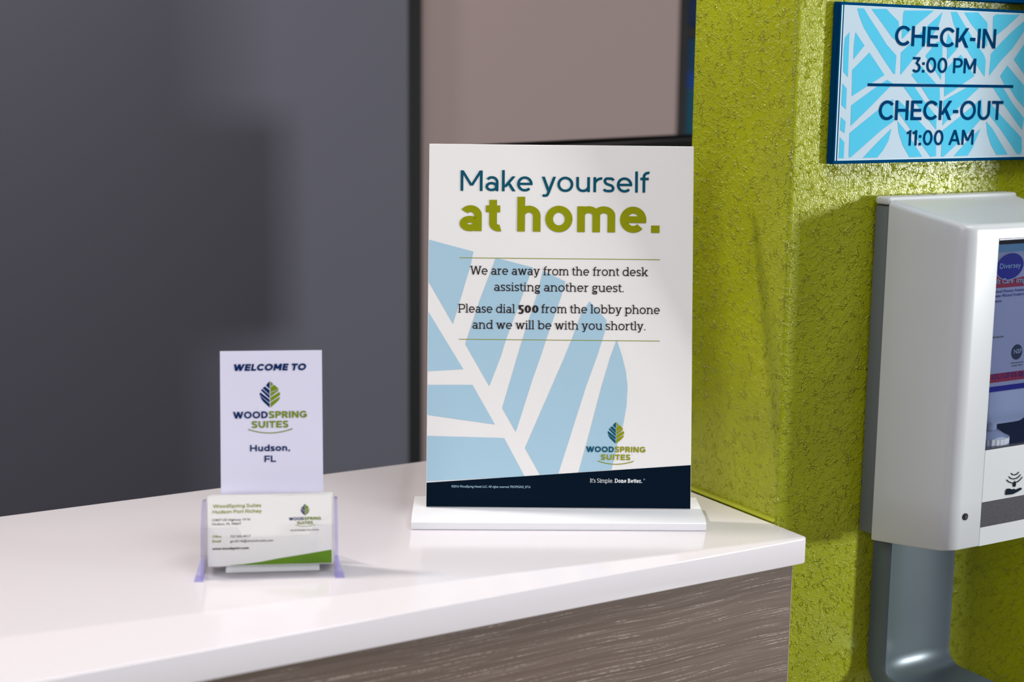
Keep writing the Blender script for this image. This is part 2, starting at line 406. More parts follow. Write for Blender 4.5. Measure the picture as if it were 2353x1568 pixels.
        if slab: g.rect(-e*.8, X-ts, w+e*.9, X); g.rect(Wd-w-e*.9, X-ts, Wd+e*.8, X); lb = rb = .07
    return [[(x+lb, y) for x, y in p] for p in g.p], Wd+lb+rb

class Flat:
    """collects flat ink polygons on a plane; each ink lies a hair above the surface"""
    def __init__(s): s.f = []
    def poly(s, pts, m=0, lift=0): s.f.append((list(pts), m, lift))
    def rect(s, x0, y0, x1, y1, m=0, lift=0): s.poly([(x0, y0), (x1, y0), (x1, y1), (x0, y1)], m, lift)
    def ell(s, cx, cy, rx, ry, m=0, lift=0, n=40, rot=0):
        s.poly([(cx+rx*math.cos(a)*math.cos(rot)-ry*math.sin(a)*math.sin(rot), cy+rx*math.cos(a)*math.sin(rot)+ry*math.sin(a)*math.cos(rot)) for a in [2*math.pi*i/n for i in range(n)]], m, lift)
    def line(s, pts, th, m=0, lift=0):
        p = Pen(th, th); p.stroke(pts)
        for q in p.p: s.poly(q, m, lift)
    def text(s, st, x0, x1, y, cap, wt, m=0, slab=False, X=.73, shear=0, lift=.00012, tr=0, ht=None):
        sx = 1
        for _ in range(4):
            gs = [glyph(c, wt/sx, ht or wt*.9, X, slab) for c in st]
            tot = sum(a for _, a in gs) + tr*(len(st)-1)
            mnx = min([p[0] for p in sum(gs[0][0], [])] or [0]); lastx = max(p[0] for p in sum(gs[-1][0], []))
            nat = tot - gs[-1][1] + lastx - mnx
            sx = (x1-x0)/(nat*cap)
        x = -mnx
        for ps, a in gs:
            for p in ps: s.poly([(x0+((x+u)+shear*v/sx)*cap*sx, y+v*cap) for u, v in p], m, lift)
            x += a+tr
    def build(s, name, fr, mats, parent=None, lift=.0002, **k):
        bm = bmesh.new()
        for i, (pts, m, l) in enumerate(s.f):      # overlapping strokes must not be coplanar
            vs = [bm.verts.new(fr(u, v, lift+l+(i % 23)*4e-6)) for u, v in pts]
            try: f = bm.faces.new(vs); f.material_index = m
            except ValueError: pass
        return obj(name, bm, mats, parent, 'flat', **k)
def logo(F, cx, yb, hgt, mb=0, mg=1, tm=False):
    """leaf emblem with the two line name; yb = bottom of the leaf, hgt = leaf height"""
    L = [([(824,180),(824,305),(765,248),(790,212)],0),([(748,262),(822,325),(822,397),(712,290)],0),([(703,302),(822,410),(822,462),(684,324)],0),
         ([(674,358),(822,478),(822,530),(666,402),(664,380)],0),([(670,415),(822,546),(822,608),(722,512),(686,462)],0),
         ([(836,180),(882,225),(836,268)],1),([(836,280),(896,236),(970,305),(836,357)],1),([(836,370),(968,314),(962,338),(836,430)],1),
         ([(836,446),(980,355),(992,384),(988,408),(836,512)],1),([(836,528),(991,430),(976,480),(930,526),(838,605)],1)]
    k = hgt/430
    for p, m in L: F.poly([(cx+(x-829)*k, yb+(608-y)*k) for x, y in p], (mb, mg)[m])
    F.text('WOOD', cx+(233-829)*k, cx+(789-829)*k, yb-172*k, 112*k, .24, mb, tr=.02)
    F.text('SPRING', cx+(803-829)*k, cx+(1420-829)*k, yb-172*k, 112*k, .24, mg, tr=.02)
    F.text('SUITES', cx+(528-829)*k, cx+(1120-829)*k, yb-328*k, 110*k, .24, mg, tr=.03)
    F.line([(cx+(-358+716*i/16)*k, yb-(350+64*(1-((i-8)/8)**2))*k) for i in range(17)], 15*k, mg)
    if tm: F.rect(cx+315*k, yb-224*k, cx+340*k, yb-219*k, mg)
def bfont(name, st, size_cap, x0, x1, y, fr, m, parent, off=0, lift=.0003, italic=0):
    """very small print: Blender's built-in font turned into a mesh lying on the surface"""
    c = bpy.data.curves.new('tmp', 'FONT'); c.body = st; c.size = 1; c.resolution_u = 2; c.offset = off
    o = bpy.data.objects.new('tmp', c); COL.objects.link(o); bpy.context.view_layer.update()
    me = bpy.data.meshes.new_from_object(o.evaluated_get(bpy.context.evaluated_depsgraph_get()))
    bpy.data.objects.remove(o); bpy.data.curves.remove(c)
    xs = [v.co.x for v in me.vertices]; a, b = min(xs), max(xs); k = size_cap/.69
    for v in me.vertices:
        u, w = v.co.x, v.co.y
        v.co = fr(x0+(u-a)/(b-a)*(x1-x0)+italic*w*k, y+w*k, lift)
    return obj(name, me, m, parent)
class Plane:
    def __init__(s, p0, u, v): s.p0, s.u, s.v = Vector(p0), Vector(u).normalized(), Vector(v).normalized(); s.n = s.u.cross(s.v)
    def loc(s, px, py):
        d = hitray(px, py); t = (s.p0-CAM).dot(s.n)/d.dot(s.n); q = CAM+d*t-s.p0
        return (q.dot(s.u), q.dot(s.v))
    def fr(s, u, v, l=0): return s.p0 + s.u*u + s.v*v + s.n*l

# ================================================================== SETTING
ZC = 1.07
S = dict(kind='structure')
obj('floor', bx(-3.2, -3.2, -.03, 1.4, 1.3, 0), M_floor, **S)
# lime wall with the pass-through opening: the part right of the opening and an unseen shadow caster further right
def wallmesh(x0, y0, z0, x1, y1, z1, b=.004):
    return bx(x0, y0, z0, x1, y1, z1, bev=b, seg=3)
autosmooth(obj('wall_right', wallmesh(0, 0, 0, .62, .127, 2.75), MP, **S), 50)
autosmooth(obj('wall_shadow_caster', wallmesh(.47, -.30, 0, .60, -.0005, 2.75), MP, **S), 50)  # added out of view to shade the right part of the wall
obj('wall_front', bx(-2.6, .001, 0, -.0005, .126, 1.0495), MP, **S)       # low wall carrying the counter
# office behind
YB = 1.12
xg = at(938, 500, 'y', YB-.03).x; xt0 = at(962, 500, 'y', YB).x; xt1 = at(1557, 200, 'y', YB).x
xb0 = at(1577, 200, 'y', YB).x
obj('wall_back', bx(xt0-.03, YB, 0, xt1, YB+.04, 2.75), M_taupe, **S)
obj('wall_left', bx(-2.6, YB-.03, 0, xg, YB+.04, 2.75), M_grey, **S)
obj('trim_1', bx(xg+.0005, YB-.012, 0, xt0-.0305+.03, YB-.0005, 2.75), M_black, **S)
obj('trim_2', bx(xt1+.0005, YB-.002, 0, xb0, YB+.03, 2.75), M_black, **S)
# caulk bead where the counter meets the wall end
bm = bmesh.new(); r = .0028
prof = [(0, 0)] + [(-r*(1-math.sin(R(a)))-.0002, r*(1-math.cos(R(a)))) for a in (0, 22, 45, 68, 90)][::1]
prism(bm, prof, lambda a, b: (a-.0002, .0005, ZC+.0002+b), lambda a, b: (a-.0002, .127, ZC+.0002+b))
autosmooth(obj('trim_3', bm, M_caulk, **S), 60)

# ------------------------------------------------------------------ counter and desk front
bm = bx(-2.6, -.0446, 1.0502, -.0052, .300, ZC)
ve = [e for e in bm.edges if abs(e.verts[0].co.z-e.verts[1].co.z) > .01 and e.verts[0].co.x > -.1 and e.verts[0].co.y < 0]
bmesh.ops.bevel(bm, geom=ve, offset=.0055, segments=6, profile=.5, affect='EDGES')
he = [e for e in bm.edges if abs(e.verts[0].co.z-e.verts[1].co.z) < .001]
bmesh.ops.bevel(bm, geom=he, offset=.0009, segments=3, profile=.5, affect='EDGES')
autosmooth(obj('countertop', bm, MQ, label='glossy white quartz countertop running through the opening on top of the wood panelled desk', cat='countertop'), 25)
t = thing('reception_desk', 'grey brown wood grain desk front under the white countertop', 'desk', (-1.0, -.0346, 0))
obj('front_panel', bx(-1.6, 0, .02, 1.0-.0125, .0346, 1.0500), MW, t)
obj('edge_strip', bx(1.0-.0124, -.0002, .02, 1.0-.0112, .0346, 1.0500, bev=.0003), M_edge, t, label='lighter edge banding')

# ------------------------------------------------------------------ office things
t = thing('monitor', 'dark grey computer monitor seen from behind, top edge just above the white poster', 'monitor')
a = at(1206, 331, 'z', 1.352); b = at(1585, 312, 'z', 1.352); d = (b-a).normalized(); nrm = Vector((-d.y, d.x, 0))
mc = a + d*.188
t.location = (mc.x, mc.y, .7601); t.rotation_euler.z = math.atan2(d.y, d.x)
obj('housing', bx(-.27, -.004, .33, .27, .022, .592-.004, bev=.004), M_mon, t)
obj('bezel', bx(-.272, .018, .326, .272, .030, .592, bev=.002), M_black, t)
obj('stand_neck', bx(-.03, .032, .012, .03, .05, .42, bev=.004), M_mon, t)
obj('stand_foot', bx(-.11, .0, 0, .11, .15, .012, bev=.004), M_mon, t)
t = thing('office_desk', 'plain grey work desk behind the white counter, carrying the dark monitor', 'desk', (0, .65, 0))
obj('desk_top', bx(-1.4, -.34, .73, .55, .30, .76, bev=.002), M_gplastic, t)
for x in (-1.37, .49):
    for y in (-.31, .24): obj('leg', bx(x, y, 0, x+.04, y+.04, .7295), M_mon, t)
# blue panel beyond the black post
t = thing('blue_panel', 'narrow strip of dark blue and teal panelling between black post and lime wall', 'panel', (xb0+.001, YB, 0))
def zat(py): return at(1585, py, 'y', YB).z
zs = [(.0, zat(318), (0, 30, 44)), (zat(318)+.004, zat(206), (0, 62, 84)), (zat(205), zat(165), (0, 50, 116)), (zat(164), zat(88), (0, 46, 78)), (zat(60), 2.75, (4, 28, 66))]
for i, (z0, z1, c) in enumerate(zs):
    obj('panel_section', bx(0, 0, z0, .5, .02, z1, bev=.002), mat('blue_panel_%d' % i, c, .6, .1), t)
obj('dark_rail', bx(0, .004, zat(88)+.0005, .5, .02, zat(60)-.0005), M_black, t)

# ================================================================== POSTER SIGN
PL = Vector((-.2390, .1369, ZC+.0098))
pu = Vector((.8682, -.4961, 0)); pb = Vector((.4961, .8682, 0)); ln = R(9.8)
PV = Vector((0, 0, 1))*math.cos(ln) + pb*math.sin(ln)
P = Plane(PL, pu, PV); PW, PH = .2079, .2853
t = thing('poster_sign', 'upright printed white notice board with headline Make yourself at home on white base', 'sign', (PL.x, PL.y, ZC))
inv = Matrix.Translation(-Vector(t.location))
def rel(fr, o): 
    L = Vector(o.location)
    return lambda u, v, l=0: fr(u, v, l) - L
pf = rel(P.fr, t)
bm = bmesh.new(); box(bm, 0, 0, -.003, PW, PH, 0, bev=.0003, seg=1, fn=lambda c: pf(c.x, c.y, c.z))
obj('board', bm, M_paper, t)
# art work: traced leaf shapes (photo pixels mapped onto the sheet)
F = Flat(); L = lambda pts: [P.loc(*p) for p in pts]
art = [[(981,550.8),(1088,578.5),(1082,608),(1041,745),(981,647)],
 [(981,716),(1064.9,849),(981,853.7)],
 [(1139.6,592.5),(1224.5,615),(1215,640),(1162,783),(1150.8,820),(1124.5,888),(1069.3,791),(1101,695)],
 [(1247.9,622.7),(1299.2,647),(1291.4,676),(1258,772),(1242.3,820),(1224.5,870),(1185.4,993),(1154.2,938.3),(1188.8,820),(1206.6,761),(1233.4,680.7)],
 [(1355,693),(1394,736.5),(1391.9,756.6),(1371.8,820),(1347.2,887),(1304.8,1021),(1282.5,1090),(1241.2,1092.5),(1206.6,1029.8),(1295.9,824.5),(1313.8,781),(1336,721)],
 [(1417.5,781),(1429.8,820),(1438,853),(1442,887),(1439.9,931.6),(1432,976),(1418.7,1021),(1405.3,1080),(1329.4,1086),(1349.5,1014),(1383,887),(1403,820)],
 [(981,884.7),(1086,884.7),(1137.4,976),(981,954)],
 [(980.6,1002),(1158.6,1007),(1205.5,1095),(980.2,1106.5)]]
for q in art:
    pts = [(max(.0003, u), v) for u, v in L(q)]; F.poly(pts)
F.build('leaf_print', pf, [M_sky], t, .0001)
F = Flat(); l0 = P.loc(979, 1109.7)[1]; l1 = P.loc(1587, 1069.3)[1]
F.poly([(.0002, .0003), (PW-.0002, .0003), (PW-.0002, l1), (.0002, l0)])
F.build('footer_band', pf, [M_navy], t, .00015)
F = Flat()
def ptx(F, st, x0, x1, yb, cap, wt, **k):
    a = P.loc(x0, yb); b = P.loc(x1, yb); sc_ = PW/608.0
    F.text(st, a[0], b[0], a[1], cap*sc_, wt, **k)
ptx(F, 'Make yourself', 1058.3, 1492.4, 438.6, 47, .133, m=0)
ptx(F, 'at home.', 1056, 1515.3, 530.9, 77.5, .225, m=1, X=.765)
F.build('headline_lettering', pf, [M_teal, M_olive], t, .0002)
F = Flat()
for y, x0, x1 in ((592.6, 1055.5, 1516.5), (779.9, 1054.9, 1516)):
    a = P.loc(x0, y); b = P.loc(x1, y); F.rect(a[0], a[1]-.00026, b[0], a[1]+.00026)
F.build('rule', pf, [M_olive], t, .0002)
F = Flat()
for st, x0, x1, y, wt in (('We are away from the front desk', 1080, 1489.5, 631.2, .125), ('assisting another guest.', 1135.6, 1433, 669.0, .125),
                          ('Please dial', 1052.6, 1183.3, 718.6, .125), ('500', 1190.5, 1237.4, 718.9, .27), ('from the lobby phone', 1244, 1516, 719.6, .125),
                          ('and we will be with you shortly.', 1085.6, 1483, 755.8, .125)):
    ptx(F, st, x0, x1, y, 20, wt, slab=True, ht=wt*.86 if wt < .2 else wt*.62)
F.build('message_lettering', pf, [M_brown], t, .0002)
F = Flat()
ptx(F, "It's Simple.", 1355.7, 1409, 1109.4, 9.6, .10, slab=True)
ptx(F, 'Done Better.', 1412.2, 1475.4, 1109.8, 9.6, .19, slab=True)
F.build('slogan_lettering', pf, [M_white_ink], t, .0003)
a = P.loc(1478.5, 1104); b = P.loc(1482, 1104)
bfont('registered_mark', '®', .0012, a[0], b[0], a[1], pf, M_sky, t)
a = P.loc(1037.3, 1120.5); b = P.loc(1218.7, 1121.5)
bfont('copyright_lettering', '©2016 WoodSpring Hotels LLC. All rights reserved. PROPSGN3_0716', .00175, a[0], b[0], a[1], pf, M_sky, t, .004)
F = Flat(); a = P.loc(1415.1, 1019.8); logo(F, a[0], a[1], 49.4*PW/608, 0, 1, True)
F.build('leaf_logo', pf, [M_teal, M_olive], t, .0003)
# base: low wedge fronted slab with a slot
FL = Vector((-.262, .1167, ZC)); bang = math.atan2(-.1103, .1987)
BL_ = Vector((FL.x, FL.y, 0))
bu = Vector((math.cos(bang), math.sin(bang), 0)); bb = Vector((-math.sin(bang), math.cos(bang), 0))
pr = [(0, .0004), (.0005, 0), (.058, 0), (.059, .001), (.059, .0095), (.0585, .010), (.009, .0088), (.0006, .0062), (0, .0055)]
o0 = Vector((FL.x, FL.y, ZC)) - Vector(t.location)
bm = bmesh.new(); prism(bm, pr, lambda a, b: o0 + bb*a + Vector((0, 0, b+.0001)), lambda a, b: o0 + bu*.2268 + bb*a + Vector((0, 0, b+.0001)))
autosmooth(obj('base', bm, M_pvc, t), 30)

# ================================================================== CARD HOLDER, CARDS
HL = Vector((-.4352, .0951, ZC)); hu = Vector((.919, -.3942, 0)).normalized(); hb = Vector((-hu.y, hu.x, 0))
q0 = at(462, 1318, 'z', ZC+.003); HL = Vector((q0.x, q0.y, ZC)); HWd = .0939
hang = math.atan2(hu.y, hu.x)
t = thing('card_holder', 'clear acrylic business card holder with violet tinted edges on the countertop', 'card holder', HL + Vector((0, 0, .0001)), hang)
# local: x along the front, y back, z up
def plate(name, pts, thick, m, ax='x', off=0):
    bm = bmesh.new()
    if ax == 'x': prism(bm, pts, lambda a, b: (off, a, b), lambda a, b: (off+thick, a, b))
    else: prism(bm, pts, lambda a, b: (a, off+b*.14, b), lambda a, b: (a, off+thick+b*.14, b))
    return obj(name, bm, m, t)
hm = [M_acr, M_acre]
M_haze = m_clear('frosted_acrylic', (.93, .94, .96, 1), .1, 1.49, .3)
def edgemat(o, ax):                # the cut edges of acrylic glow violet
    for p in o.data.polygons:
        if abs(p.normal[ax]) < .7: p.material_index = 1
sp = [(-.006, 0), (.040, 0), (.040, .004), (.034, .046), (.021, .048), (.0055, .0345), (.001, .012)]
for x in (0, HWd-.0022):
    o = plate('side_panel', sp, .0022, hm, 'x', x); edgemat(o, 0)
fp = [(.0023, .004), (HWd-.0023, .004), (HWd-.0023, .0345), (.078, .0345), (.074, .0275), (.029, .0265), (.025, .034), (.0023, .034)]
o = plate('front_panel', fp, .0018, M_acr, 'y', -.002)
o = plate('back_panel', [(.0023, .004), (HWd-.0023, .004), (HWd-.0023, .045), (.0023, .045)], .0018, M_acr, 'y', .030)
o = obj('floor_plate', bx(.0023, -.005, .0005, HWd-.0023, .039, .0038, bev=.0005), M_acr, t)
o = obj('front_ledge', bx(.0023, -.007, .0002, HWd-.0023, -.0045, .0036, bev=.0008), M_acr, t)
obj('shelf_block', bx(.017, -.004, .0039, .081, .003, .0064, bev=.0005), M_haze, t)
for s, x in ((-1, 0), (1, HWd)):    # splayed feet gussets
    bm = bmesh.new()
    prism(bm, [(-.010, 0), (.004, 0), (.001, .013), (-.002, .012)], lambda a, b: (x + (0 if b > .005 else s*.0042), a, b), lambda a, b: (x-s*.002, a, b))
    obj('foot_gusset', bm, M_acre, t)
# business cards: a stack, each leaning back
lean = R(12)
B0 = at(478, 1303, 'z', ZC+.006)
cv = Vector((0, 0, 1))*math.cos(lean)+hb*math.sin(lean)
CW, CH = .0855, .0478
CP = Plane(B0, hu, cv)
def cardmesh(wd=CW, hg=CH, th=.0004, P_=None):
    bm = bmesh.new(); box(bm, 0, 0, 0, wd, th, hg); return bm
crot = Matrix((hu, CP.n*-1, cv)).transposed().to_4x4()      # x = along, y = back normal, z = up the card
def cardthing(name, label, off, du=0, group=None, rot=0):
    e = bpy.data.objects.new(name, None); COL.objects.link(e)
    e.matrix_world = Matrix.Translation(B0 - CP.n*off + hu*du) @ crot @ Matrix.Rotation(rot, 4, 'Y')
    e.empty_display_size = .01; tag(e, label, 'business card', group); return e
e = cardthing('business_card', 'front white business card with green sweep and lime print in clear holder', 0, 0, 'business cards in the clear holder')
obj('card_sheet', cardmesh(), M_biz, e)
cf = lambda u, v, l=0: Vector((u, -l, v))
F = Flat()
sw = [(527,1299.8),(560,1297),(600,1291.5),(640,1283.8),(700,1274),(758,1264)]
sw = [CP.loc(*p) for p in sw]; sw = [(min(u, CW-.0004), max(v, .0004)) for u, v in sw]
F.poly(sw + [(CW-.0004, sw[-1][1]), (CW-.0004, .0004), (sw[0][0], .0004)])
F.build('green_sweep', cf, [M_pgreen], e, .00012)
def cl(x0, x1, y): a = CP.loc(x0, y); b = CP.loc(x1, y); return a[0], b[0], a[1]
kpx = CW/289
F = Flat()
a = cl(489.8, 600.4, 1168); F.text('WoodSpring Suites', a[0], a[1], a[2], 8*kpx, .17)
a = cl(489, 601.5, 1181); F.text('Hudson Port Richey', a[0], a[1], a[2], 8*kpx, .17)
F.build('name_lettering', cf, [M_olive], e, .00012)
for st, x0, x1, y, cp_, m_, of in (('12407 US Highway 19 N', 488, 574.5, 1198.5, 5.2, M_brown, .004), ('Hudson, FL 34667', 488, 554, 1207.7, 5.2, M_brown, .004),
        ('Office', 488, 509, 1236.3, 5.2, M_olive, .02), ('Email', 488, 508, 1247, 5.2, M_olive, .02),
        ('727.203.4517', 529.3, 576.2, 1236, 5.2, M_brown, .004), ('gm.fl116@choicehotels.com', 528.8, 627.8, 1247, 5.2, M_brown, .004),
        ('www.woodspring.com', 487.8, 572, 1264.2, 5.4, M_brown, .03), ('AN EXTENDED STAY HOTEL', 667, 733.6, 1221, 3.2, M_brown, .012)):
    a = cl(x0, x1, y); bfont('contact_lettering', st, cp_*kpx, a[0], a[1], a[2], cf, m_, e, of, .0002)
F = Flat(); a = CP.loc(701, 1185); logo(F, a[0], a[1], 27*kpx); F.build('leaf_logo', cf, [M_blue, M_green], e, .00012)
me = None
for i in range(1, 25):
    o = bpy.data.objects.new('business_card', me) if me else obj('business_card', cardmesh(), M_biz)
    if me: COL.objects.link(o)
    me = o.data
    o.matrix_world = Matrix.Translation(B0 - CP.n*(.0001+.00068*i) + hu*random.uniform(-.0004, .0012) + cv*random.uniform(0, .0008)) @ crot @ Matrix.Rotation(random.uniform(-.004, .004), 4, 'Y')
    tag(o, 'plain edge of a white business card stacked behind the front card', 'business card', 'business cards in the clear holder')
# welcome card behind the stack
WP0 = B0 - CP.n*.0185
WP = Plane(WP0, hu, cv)
a = WP.loc(508, 1125); b = WP.loc(743, 1125); c = WP.loc(505, 808); d = WP.loc(741, 804)
WW = b[0]-a[0]; x0w = (a[0]+c[0])/2; topw = (c[1]+d[1])/2
e = bpy.data.objects.new('welcome_card', None); COL.objects.link(e)
e.matrix_world = Matrix.Translation(WP0 + hu*x0w) @ crot
tag(e, 'tall white card reading WELCOME TO standing behind the business cards', 'card')
obj('card_sheet', bx(0, 0, 0, WW, .0006, topw), M_card, e)
wl = lambda x, y: (WP.loc(x, y)[0]-x0w, WP.loc(x, y)[1])
kw = WW/235.5
for st, xa, ya, xb, yb, cp_, wt, sh in (('WELCOME TO', 534.7, 853.1, 702, 851, 15.9, .29, .2), ('Hudson,', 574.8, 1038, 666.5, 1037, 15, .225, 0), ('FL', 607.8, 1062.4, 634.4, 1062, 15, .225, 0)):
    F = Flat(); a = wl(xa, ya); b = wl(xb, yb); F.text(st, a[0], b[0], a[1], cp_*kw, wt, shear=sh); F.build('lettering', cf, [M_blue], e, .00015)
F = Flat(); a = wl(620.8, 937); logo(F, a[0], a[1], 61.6*kw); F.build('leaf_logo', cf, [M_blue, M_green], e, .00015)

# ================================================================== WALL SIGN
SY = -.008
x0, x1, z0, z1 = .0343, .2580, 1.3500, 1.4714
t = thing('wall_sign', 'blue edged wall sign reading CHECK-IN and CHECK-OUT times over cyan leaf pattern', 'sign', (x0, 0, z0))
obj('backing', bx(0, -.0055, 0, x1-x0, -.0008, z1-z0, bev=.0005), M_signblue, t)
obj('face_frame', bx(.0006, SY, .0004, x1-x0-.0006, -.0056, z1-z0-.0004, bev=.0004), M_signblue, t)
sf = lambda u, v, l=0: Vector((u, SY-l, v))
def sl(px, py): q = at(px, py, 'y', SY-.0003); return (q.x-x0, q.z-z0)
ix0, iz1 = sl(1940, 11.2); ix0b, iz0 = sl(1924, 369.5); ix0 = (ix0+ix0b)/2; ix1 = (x1-x0)-ix0+.0002
F = Flat(); F.rect(ix0, iz0, ix1, iz1); F.build('pale_panel', sf, [M_signface], t, .0002)
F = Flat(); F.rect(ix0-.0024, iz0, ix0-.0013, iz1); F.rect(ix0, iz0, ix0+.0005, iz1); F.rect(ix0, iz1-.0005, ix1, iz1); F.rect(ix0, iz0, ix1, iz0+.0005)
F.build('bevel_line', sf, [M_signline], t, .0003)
O1, O2, O3, O4 = (1910, 0), (2110, 0), (1910, 190), (2110, 190)
pat = [(O1, [(470,150),(590,150),(700,330),(850,560),(1000,800),(1175,1000),(1170,1090),(1150,1335),(1120,1330),(900,1000),(690,670),(590,500),(520,330)]),
 (O1, [(725,160),(1000,160),(1060,230),(1215,385),(1222,470),(1200,720),(1150,715),(1100,680),(960,480),(850,330)]),
 (O1, [(1320,190),(1850,190),(1500,480),(1290,690),(1270,690),(1285,450),(1300,240)]),
 (O1, [(2010,215),(1930,480),(1838,620),(1540,990),(1255,1345),(1245,1330),(1255,950),(1420,790),(1560,650),(1720,480),(1905,320)]),
 (O1, [(330,580),(300,1390),(215,1290),(225,900),(250,680)]),
 (O1, [(440,580),(600,820),(400,1070),(410,800)]),
 (O1, [(690,945),(960,1350),(370,1735),(380,1260),(560,1080)]),
 (O1, [(1630,1190),(1750,1350),(1900,1520),(1560,1500),(1445,1350)]),
 (O3, [(1010,-50),(1105,10),(1050,80),(700,440),(350,780),(360,410),(840,60)]),
 (O3, [(1115,295),(1130,690),(900,860),(350,1345),(315,1345),(330,910),(600,690),(850,490)]),
 (O3, [(1085,830),(1030,1050),(940,1210),(830,1350),(570,1355),(830,1080)]),
 (O3, [(205,10),(280,110),(265,480),(185,400)]), (O3, [(175,620),(260,700),(240,910),(160,850)]), (O3, [(155,980),(235,1070),(225,1360),(135,1360)]),
 (O3, [(1195,690),(1350,880),(1510,1130),(1640,1335),(1410,1345),(1290,1130),(1215,900)]),
 (O3, [(1225,325),(1460,560),(1700,820),(1890,1010),(1890,1320),(1790,1340),(1420,830),(1210,540)]),
 (O3, [(1305,75),(1500,75),(1680,340),(1900,610),(1890,850),(1700,600),(1460,290)]),
 (O4, [(60,85),(385,85),(395,480),(300,400),(190,290)]), (O4, [(470,85),(720,85),(470,250)]),
 (O4, [(880,85),(1100,85),(780,390),(440,770),(455,330),(620,230)]),
 (O4, [(1140,290),(1160,640),(1100,690),(980,830),(460,1330),(410,1335),(430,870),(720,640),(1010,400)]),
 (O4, [(1120,830),(980,1170),(890,1315),(640,1325),(860,1080)]),
 (O4, [(1225,700),(1330,820),(1500,1110),(1610,1290),(1410,1300),(1310,1120),(1245,920)]),
 (O4, [(1290,360),(1500,600),(1860,990),(1870,1200),(1850,1285),(1780,1285),(1450,800),(1260,560)]),
 (O4, [(1350,90),(1530,90),(1700,370),(1905,640),(1870,850),(1700,620),(1500,330)]),
 (O4, [(1620,60),(1850,0),(1905,80),(1905,450),(1760,280)]),
 (O2, [(590,215),(700,215),(830,440),(1040,770),(1190,1000),(1215,1090),(1200,1370),(1180,1370),(900,930),(700,600),(630,400)]),
 (O2, [(830,225),(1080,225),(1240,400),(1250,440),(1240,830),(1200,830),(1060,560),(950,430)]),
 (O2, [(1400,260),(1830,265),(1600,480),(1380,660),(1340,660),(1350,300)]),
 (O2, [(1905,380),(1905,570),(1700,870),(1500,1080),(1280,1360),(1275,1340),(1310,970),(1500,760),(1700,560)]),
 (O2, [(1905,800),(2060,560),(2060,1330),(1905,1330),(1720,1070)]),
 (O2, [(1605,1180),(1905,1540),(1905,1568),(1560,1540),(1475,1370)]),
 (O2, [(440,730),(435,1000),(410,1440),(310,1280),(130,1010),(330,760)]),
 (O2, [(540,600),(700,880),(520,1080),(520,900),(510,760)]),
 (O2, [(770,985),(1010,1370),(480,1735),(490,1260),(620,1120)])]
F = Flat()
for (ox, oy), pts in pat:
    F.poly([(min(max(u, ix0+.0006), ix1-.0006), min(max(v, iz0+.0008), iz1-.0008)) for u, v in (sl(ox+x/7.84, oy+y/7.84) for x, y in pts)])
F.build('leaf_pattern', sf, [M_cyan], t, .0003)
def st_(s, xa, ya, xb, yb, top, wt, wh=.155):
    a = sl(xa, ya); b = sl(xb, yb); c_ = sl(xa, top); F = Flat()
    F.text(s, a[0], b[0], (a[1]+b[1])/2, c_[1]-a[1], wt, ht=wh); F.build('lettering', sf, [M_signtext], t, .0005)
st_('CHECK-IN', 2055.5, 106.2, 2286.5, 110.5, 59.5, .19)
st_('3:00 PM', 2095.5, 167, 2241, 168.4, 131.5, .19)
st_('CHECK-OUT', 2018, 276.4, 2302.5, 275.4, 230.5, .19)
st_('11:00 AM', 2081, 335, 2235.5, 332.5, 299.5, .19)
F = Flat(); a = sl(1993.3, 194.8); b = sl(2328, 197.6); F.rect(a[0], a[1]-.0011, b[0], a[1]+.0011)
F.build('divider_line', sf, [M_signtext], t, .0005)
# second sign just above, only its lower edge shows
x0b = at(2156, 0, 'y', -.008).x
t = thing('wall_sign', 'blue wall sign above the check-in sign, only its bottom edge in view', 'sign', (x0b, 0, 1.4766))
obj('backing', bx(0, -.0055, 0, .20, -.0008, .10, bev=.0005), M_signblue, t)
obj('face_frame', bx(.0006, -.008, .0004, .1994, -.0056, .0996, bev=.0004), M_signblue, t)
obj('pale_panel', bx(.005, -.0083, .0042, .195, -.0081, .0958), M_signface, t)

# ================================================================== SANITIZER DISPENSER
DX0, DX1 = .0860, .2290; DC = (DX0+DX1)/2; YF = -.0935
t = thing('soap_dispenser', 'white wall mounted hand sanitizer dispenser with clear window on lime wall', 'dispenser', (DC, 0, 1.05))
hw = (DX1-DX0)/2; D0 = Vector(t.location)
def zt(y): return 1.3250 + y*.172
def zb(y): return 1.0468 - (y+.016)*.135
wx = .0335; wz0, wz1 = 1.1345, 1.2975
# plan outline of the cover (right half mirrored)
half = [(hw, -.0172), (hw, -.028), (hw-.0008, -.045), (hw-.003, -.068)]
rc = .013; cx_, cy_ = hw-.0045-rc, YF+rc
half += [(cx_+rc*math.cos(R(a)), cy_-rc*math.sin(R(a))) for a in (6, 16, 26, 36, 46, 56, 66, 76, 86, 90)]
half += [(wx+.0012, YF-.0006), (wx, YF-.0008)]
prof = [(-x, y) for x, y in half] + [(0, YF-.001)] + [(x, y) for x, y in half[::-1]]
nP = len(prof); li = len(half)-1; ri = li+2
bm = bmesh.new(); rows = []
def cov(x, y, s, ins=0, dz=0):
    L_ = math.hypot(x, y+.03) or 1
    return Vector((x*(1-ins/hw), y+ins if y < -.02 else y, zb(y)+(zt(y)-zb(y))*s + dz - D0.z))
rb_ = .0050
spec = []
for a in (90, 60, 30, 0): spec.append((0, .0016*(1-math.cos(R(90-a))) if 0 else .0016*(1-math.sin(R(90-a))), .0016*(1-math.cos(R(90-a)))))
rowdefs = [('b', .0016, 0), ('b', .0005, .0005), ('b', 0, .0016), ('s', .15, 0), ('z', wz0, 0), ('z', (wz0+wz1)/2, 0), ('z', wz1, 0)]
